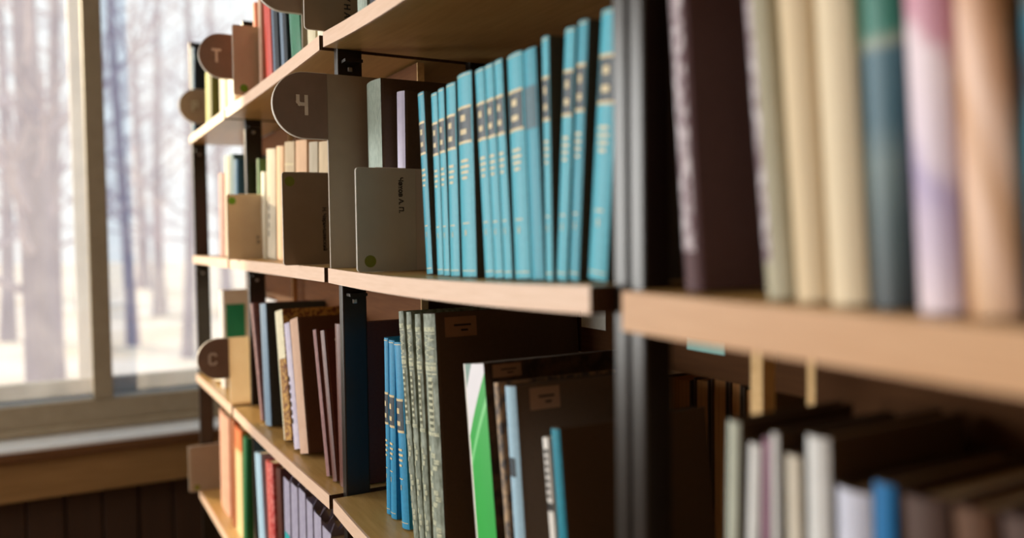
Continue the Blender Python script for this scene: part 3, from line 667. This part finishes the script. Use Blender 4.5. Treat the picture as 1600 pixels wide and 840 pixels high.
t1 = [(393, 8, 396, 100, 400, 0.12, M_CORAL, None, None, 'thin coral orange book behind the bookend on the top shelf'),
      (401, -5, 403, 100, 407, 0.12, M_TAN, None, None, 'tan book left of the coral red one on the top shelf'),
      (408, -12, 413, 118, 422, 0.13, M_RED, None, None, 'coral red book on the top shelf'),
      (420, -8, 425, 112, 433, 0.13, M_INDIGO, spine_half(M_STEEL2, -1, 0.3, part='spine_cloth'), None, 'steel blue-grey book directly right of the coral red one'),
      (432, -8, 437, 104, 446, 0.13, M_INDIGO, spine_half(M_STEEL2, -1, 0.5, part='spine_cloth'), None, 'steel blue-grey book left of the emerald one'),
      (446, -8, 452, 90, 467, 0.14, M_GREEN3, spine_half(M_MINT, -1, -0.45, part='spine_strip'), None, 'emerald book with a mint spine highlight painted on, top shelf'),
      (474, -20, 477, 66, 489, 0.12, M_CREAMSP, None, None, 'cream book showing under the lettered bookend on the top shelf'),
      (491, -20, 493, 58, 503, 0.12, M_IVORY, None, None, 'ivory book showing under the lettered bookend, nearest the joint')]
t2 = [(553, -30, 554, 20, 569, 0.13, M_GRGREEN, None, 0.24, 'grey-green book right of the lettered bookend on the top shelf'),
      (572, -30, 573, 10, 590, 0.13, M_INDIGO, None, 0.25, 'dark blue book at the upper edge, right of the grey-green one')]
for a, b, c, e, r, dd, mm, st, hh, lab in t0+t1+t2:
    shelve('T', 0.002 if a == 297 else 0.012 if a == 319 else LT, a, b, c, e, r, dd, mm, lab, G_TT, style=st, h=hh)

# ------------------------------------------------------------------ bookends, dividers with letters
FONT = None
def text_mesh(body, size, bold=0.0, depth=0.0003):
    cu = bpy.data.curves.new('lettering', 'FONT'); cu.body = body; cu.size = size; cu.extrude = depth; cu.resolution_u = 3; cu.offset = bold
    cu.align_x = 'CENTER'; cu.align_y = 'CENTER'
    o = bpy.data.objects.new('lettering_curve', cu); C.objects.link(o)
    dg = bpy.context.evaluated_depsgraph_get(); me = bpy.data.meshes.new_from_object(o.evaluated_get(dg))
    bpy.data.objects.remove(o); bpy.data.curves.remove(cu)
    return me
def lettering(name, body, size, m, parent, loc, down=False, bold=0.0):
    me = text_mesh(body, size, bold); me.materials.clear(); me.materials.append(m); me.name = name
    o = bpy.data.objects.new(name, me); C.objects.link(o); o.parent = parent
    X, Y, Z = Vector((1, 0, 0)), Vector((0, 1, 0)), Vector((0, 0, 1))
    ax, ay = (-Z, Y) if down else (Y, Z)
    o.matrix_local = Matrix(((ax.x, ay.x, X.x, loc[0]), (ax.y, ay.y, X.y, loc[1]), (ax.z, ay.z, X.z, loc[2]), (0, 0, 0, 1)))
    return o
STROKES = {'Ч': [[(-.5, 1), (-.5, .35), (-.3, .1), (.5, .1)], [(.5, 1), (.5, -1)]], 'Т': [[(-.6, 1), (.6, 1)], [(0, 1), (0, -1)]],
    'Р': [[(-.5, -1), (-.5, 1), (.3, 1), (.55, .75), (.55, .25), (.3, 0), (-.5, 0)]],
    'С': [[(.6, .7), (.35, 1), (-.3, 1), (-.6, .65), (-.6, -.65), (-.3, -1), (.35, -1), (.6, -.7)]], 'У': [[(-.6, 1), (0, 0)], [(.6, 1), (-.3, -1)]]}
def block_letter(ch, size, m, parent, x, yc, zc, w=0.0026):
    bm = bmesh.new(); k = 0
    for line in STROKES[ch]:
        for (a, b), (c, d) in zip(line, line[1:]):
            p = Vector((a*size/2, b*size/2)); q = Vector((c*size/2, d*size/2)); t = (q-p).normalized()*w; nrm = Vector((-t.y, t.x))
            pts = [p-t+nrm, p-t-nrm, q+t-nrm, q+t+nrm]
            prism_x(bm, [(yc+v.x, zc+v.y) for v in pts], x-0.00004*k, x+0.0006+0.00004*k); k += 1
    return obj('letter', bm, m, parent)
def rounded(y0, y1, z0, z1, r, n=5, corners='left'):
    pts = []
    for i in range(n+1):
        a = math.pi + (math.pi/2)*i/n; pts.append((y0+r+r*math.cos(a), z0+r+r*math.sin(a)))
    pts += [(y1, z0), (y1, z1)]
    for i in range(n+1):
        a = math.pi/2 + (math.pi/2)*i/n; pts.append((y0+r+r*math.cos(a), z1-r+r*math.sin(a)))
    return pts
def dot(parent, x, yc, zc, r, m):
    pts = [(yc+r*math.cos(a*math.pi/12), zc+r*math.sin(a*math.pi/12)) for a in range(24)]
    return obj('dot_sticker', prism_x(bmesh.new(), pts, x, x+0.0003), m, parent)
def bookend(label, row, X, y0, wd, h, msheet, mplate, dotspec=None, text=None):
    t = thing('bookend', label, 'bookend', (X, y0, max(surf(row, X), surf(row, X-0.006))+0.0004))
    obj('sheet', prism_x(bmesh.new(), rounded(0, wd+(0.014 if msheet is M_PLASTIC else 0), 0, h, 0.005), -0.0022, 0.0010), M_RIM, t)
    obj('face', prism_x(bmesh.new(), rounded(0.0005, wd, 0.0005, h-0.0005, 0.005), 0.0011, 0.0016), msheet, t)
    obj('plate', bx(-0.0050, -0.0024, 0.030, wd+0.032, 0, h+0.001, 0.0006), mplate, t)
    if dotspec: dot(t, 0.0017, dotspec[0], dotspec[1], 0.0085, dotspec[2])
    if text: lettering('lettering', text[0], text[1], M_INK, t, (0.0018, text[2], text[3]), True, 0.0003)
    return t
def divider(label, row, X, letter, h, mplate, depth=0.19, size=0.035, r=0.05, prot=0.081, yoff=0.0):
    t = thing('divider', label, 'divider', (X, yoff, surf(row, X)+0.0003))
    obj('plate', bx(-0.005, 0, 0.002, depth, 0, h, 0.0006), mplate, t)
    zc = h-r; n = 20
    def dshape(rr, y1, ex=0.0):
        pts = [(y1, zc-rr)]; pts2 = []
        for i in range(n+1):
            a = -math.pi/2 - math.pi*i/n; pts.append((-prot+r+rr*math.cos(a), zc+rr*math.sin(a)))
        pts.append((y1, zc+rr)); return pts
    obj('tab', prism_x(bmesh.new(), dshape(r, 0.0015), -0.008, 0.0), M_RIM, t)
    obj('tab_face', prism_x(bmesh.new(), dshape(r-0.0008, 0.0015), 0.0001, 0.0007), M_TABLIT if X < -2 and row == 'T' else M_TAB, t)
    block_letter(letter, 0.025, M_RIM if X < -2 else M_TABLETTER, t, 0.0011, -0.037, zc)
    return t
divider('tall grey divider with a round dark tab marked Ч on the middle shelf', 'M', -1.228, 'Ч', 0.296, M_PLATE, 0.20)
divider('far divider whose round brown tab reads Т on the top shelf', 'T', at(365, 93, 0)[0], 'Т', 0.150, M_BEIGE, 0.15, prot=0.075)
divider('farthest divider whose round brown tab reads Р on the top shelf', 'T', -2.548, 'Р', 0.128, M_BEIGE, 0.10, yoff=0.042)
divider('divider with a round dark tab marked С on the lower shelf', 'B', at(357, 560, 0)[0], 'С', 0.165, M_BEIGE, 0.14, prot=0.073)
divider('divider cut by the upper edge of the picture, its dark round tab low', 'T', -1.470, 'У', at(452, 18, 0.01)[1]-ROW['T']+0.1, M_PLATE, 0.13, yoff=0.03)
bookend('taupe bookend with an olive dot at its upper corner, hanging over the middle shelf edge', 'M', -1.41, -0.0255, 0.094, 0.160, M_TAUPE, M_PLATE, (0.013, 0.144, M_DOTDULL), ('Н. Чернышевский', 0.0088, 0.072, 0.062))
bookend('white bookend with an olive dot at its lower corner, left of the turquoise set', 'M', -1.095, -0.001, 0.089, 0.146, M_PLASTIC, M_RIM, (0.019, 0.015, M_DOTDULL), ('Чехов А. П.', 0.0095, 0.066, 0.108))
bookend('beige bookend with a green dot at its upper corner near the window', 'M', at(356, 400, -0.02)[0], -0.02, 0.085, 0.150, M_BEIGE, M_BEIGE, (0.012, 0.135, M_DOT), ('А. П.', 0.009, 0.068, 0.045))
bookend('beige bookend with a green dot at its lower corner beside the tab Т', 'T', at(365, 146, -0.02)[0], -0.02, 0.086, 0.150, M_BEIGE, M_BEIGE, (0.022, 0.015, M_DOT))
bookend('grey bookend overhanging the shelf end below the tab С', 'C', -2.627, -0.03, 0.09, 0.140, M_PLATE, M_PLATE, (0.022, 0.012, M_DOTDULL))
bookend('taupe lettered bookend on the top shelf at the upper edge of the picture', 'T', -1.231, -0.03, 0.092, 0.165, M_TAUPE, M_PLATE, None, ('У Н А', 0.013, 0.066, 0.040))

# ------------------------------------------------------------------ the other side of the rack
G_O = 'books of the far aisle seen from their page edges'
def reversed_book(x0, x1, ztop, label, m=M_BLACKC):
    w_ = x1-x0; base = ((x0+x1)/2, 0.335+0.15, ROW['B'])
    return book(label, G_O, base, w_-0.0012, ztop-ROW['B'], 0.15, 0.0, m, M_PAGEOLD, foreedge=True)
for s in (2, 3):                                # the matching shelf of the far aisle
    a, b = SEC[s]
    t = thing('rear_shelf', 'dim shelf board of the far aisle behind the %s lower row' % ('middle' if s == 2 else 'near'), 'shelf', (a, 0.31, ROW['B']))
    obj('shelf', bx(0, b-a, 0, 0.30, -TH, 0), M_LAM, t); obj('front_edge', bx(0, b-a, -0.003, -0.0002, -TH, 0), M_EDGE, t)
    obj('shelf_above', bx(0, b-a, 0, 0.30, 0.36-TH, 0.36), M_LAM, t)
    for xx in (0.0, b-a-0.018): obj('post', bx(xx, xx+0.018, 0.30, 0.34, -ROW['B'], 0.5), M_STEEL, t)
Y0 = 0.335
for i, (xa, xb, yt, lab) in enumerate([(1040, 1080, 590, 'dark book of the far aisle, leftmost in the gap'), (1083, 1108, 592, 'brown page edges of the far aisle, leftmost of four in the gap'),
        (1110, 1136, 590, 'brown page edges of the far aisle, second of four in the gap'), (1138, 1159, 596, 'brown page edges of the far aisle, third of four in the gap'), (1160, 1190, 608, 'lowest brown page edges of the far aisle, fourth in the gap')]):
    xA, _ = at(xa, yt, Y0); xB, _ = at(xb, yt, Y0); zt = at((xa+xb)/2, yt, Y0)[1]
    reversed_book(xA, xB, zt, lab)
# white paper tag under the shelf end and a teal strip standing in for brightness through a gap
def board_tag(name, px, py, wd, ht, m, label, cat):
    xt, zt = at(px, py, 0.2835)
    o = obj(name, bx(-wd/2, wd/2, -0.0005, 0, -ht/2, ht/2), m); o.location = (xt, 0.2837, zt); o['label'] = label; o['category'] = cat
board_tag('paper_tag', 927, 498, 0.058, 0.027, M_PAPERTAG, 'small white paper tag on the dark brace board under the shelf end', 'tag')
board_tag('gap_light_strip', 1102, 541, 0.062, 0.013, mat('pale teal gleam', (150, 206, 200), 0.7), 'pale teal gleam strip standing in for brightness through the gap under the near shelf edge', 'tag')

# ------------------------------------------------------------------ outside: winter trees
M_BARK = mat('glare-paled bark', (140, 130, 156), 0.9, (116, 108, 134), 8, (1, 1, 0.2))  # lavender paleness of the window glare put into bark and twig colour
M_TWIG = mat('hazy twigs', (176, 164, 184), 0.9, (150, 140, 164), 8)
M_SNOW = mat('trodden snow and dry grass', (226, 220, 222), 0.9, (196, 178, 160), 0.25, mix=0.4)
GZ = -0.9
bm = bmesh.new(); bmesh.ops.create_grid(bm, x_segments=24, y_segments=24, size=60)
for v in bm.verts: v.co.z = 0.25*math.sin(v.co.x*0.17)*math.cos(v.co.y*0.21)
g = struct(obj('ground', bm, M_SNOW, smooth=True)); g.location = (-64.5, 0, GZ-0.3)
def tube(bm, pts, rads, n=7):
    rings = []
    for i, p in enumerate(pts):
        d = (pts[min(i+1, len(pts)-1)]-pts[max(i-1, 0)]).normalized()
        a = d.cross(Vector((0.3, 1, 0.1))).normalized(); b = d.cross(a)
        rings.append([bm.verts.new(p+(a*math.cos(2*math.pi*k/n)+b*math.sin(2*math.pi*k/n))*rads[i]) for k in range(n)])
    for i in range(len(rings)-1):
        for k in range(n): bm.faces.new((rings[i][k], rings[i][(k+1) % n], rings[i+1][(k+1) % n], rings[i+1][k]))
    bm.faces.new(rings[-1])
def tree(px, dist, r, h, label, seed):
    rr = random.Random(seed)
    d = FW + RT*((px-800)/F); k = dist/(-d.x); x, y = -dist, CAM.y + d.y*k
    t = thing('bare_tree', label, 'tree', (x, y, GZ-0.45), 'bare trees outside the window')
    tr = bmesh.new(); lean = Vector((rr.uniform(-.02, .02), rr.uniform(-.02, .02), 1))
    pts = [Vector((lean.x*h*u + 0.06*math.sin(u*5+seed), lean.y*h*u+0.08*math.sin(u*4+seed*2), h*u)) for u in [i/9 for i in range(10)]]
    tube(tr, pts, [r*(1.25 if i == 0 else 1-0.085*i) for i in range(10)], 9)
    obj('trunk', tr, M_BARK, t, True)
    br = bmesh.new()
    def branch(p, d, l, rad, lev):
        q = [p]; dd = d.normalized()
        for i in range(4):
            dd = (dd+Vector((rr.uniform(-.25, .25), rr.uniform(-.25, .25), rr.uniform(-.05, .22)))).normalized(); q.append(q[-1]+dd*l/4)
        tube(br, q, [rad*(1-0.19*i) for i in range(5)], 5 if lev == 0 else 3)
        if lev < 2:
            for _ in range(5 if lev == 0 else 4):
                s = q[rr.randint(1, 4)]; branch(s, dd+Vector((rr.uniform(-1, 1), rr.uniform(-1, 1), rr.uniform(-.3, .8))), l*rr.uniform(.35, .6), rad*0.42, lev+1)
    NB = 22 if dist < 12 else 15
    for i in range(NB):
        u = 0.22+0.75*i/NB; p = pts[min(8, int(u*9))].lerp(pts[min(9, int(u*9)+1)], u*9-int(u*9))
        a = rr.uniform(0, 6.28); branch(p, Vector((math.cos(a), math.sin(a), rr.uniform(.1, .8))), h*rr.uniform(.12, .26)*(1.1-u*0.5), r*0.30*(1.1-u*0.6), 0)
    b = obj('branches', br, M_TWIG, t); b['kind'] = 'stuff'
for px, dist, r, h, lab, sd in [
        (48, 9.5, 0.17, 11, 'thickest bare tree at the left behind the left pane', 1),
        (88, 16, 0.14, 13, 'slim bare tree left of the mullion behind the left pane', 2),
        (10, 27, 0.2, 14, 'bare tree at the left margin of the picture', 3),
        (200, 23, 0.16, 13, 'bare tree just right of the window mullion', 4),
        (250, 35, 0.24, 15, 'bare tree in the middle of the right pane', 5),
        (292, 19.5, 0.14, 11, 'thin bare tree left of the round tabs in the right pane', 6),
        (350, 31, 0.22, 14, 'bare tree behind the end of the bookcase', 7),
        (130, 39, 0.27, 16, 'distant bare tree hidden by the mullion', 8),
        (-60, 12.5, 0.16, 12, 'bare tree beyond the left margin of the window', 9),
        (222, 51, 0.36, 16, 'distant bare tree in the left half of the right pane', 10),
        (65, 47, 0.33, 16, 'distant bare tree behind the thick one', 11),
        (410, 43, 0.3, 15, 'distant bare tree behind the top shelf books', 12)]:
    tree(px, dist, r, h, lab, sd)
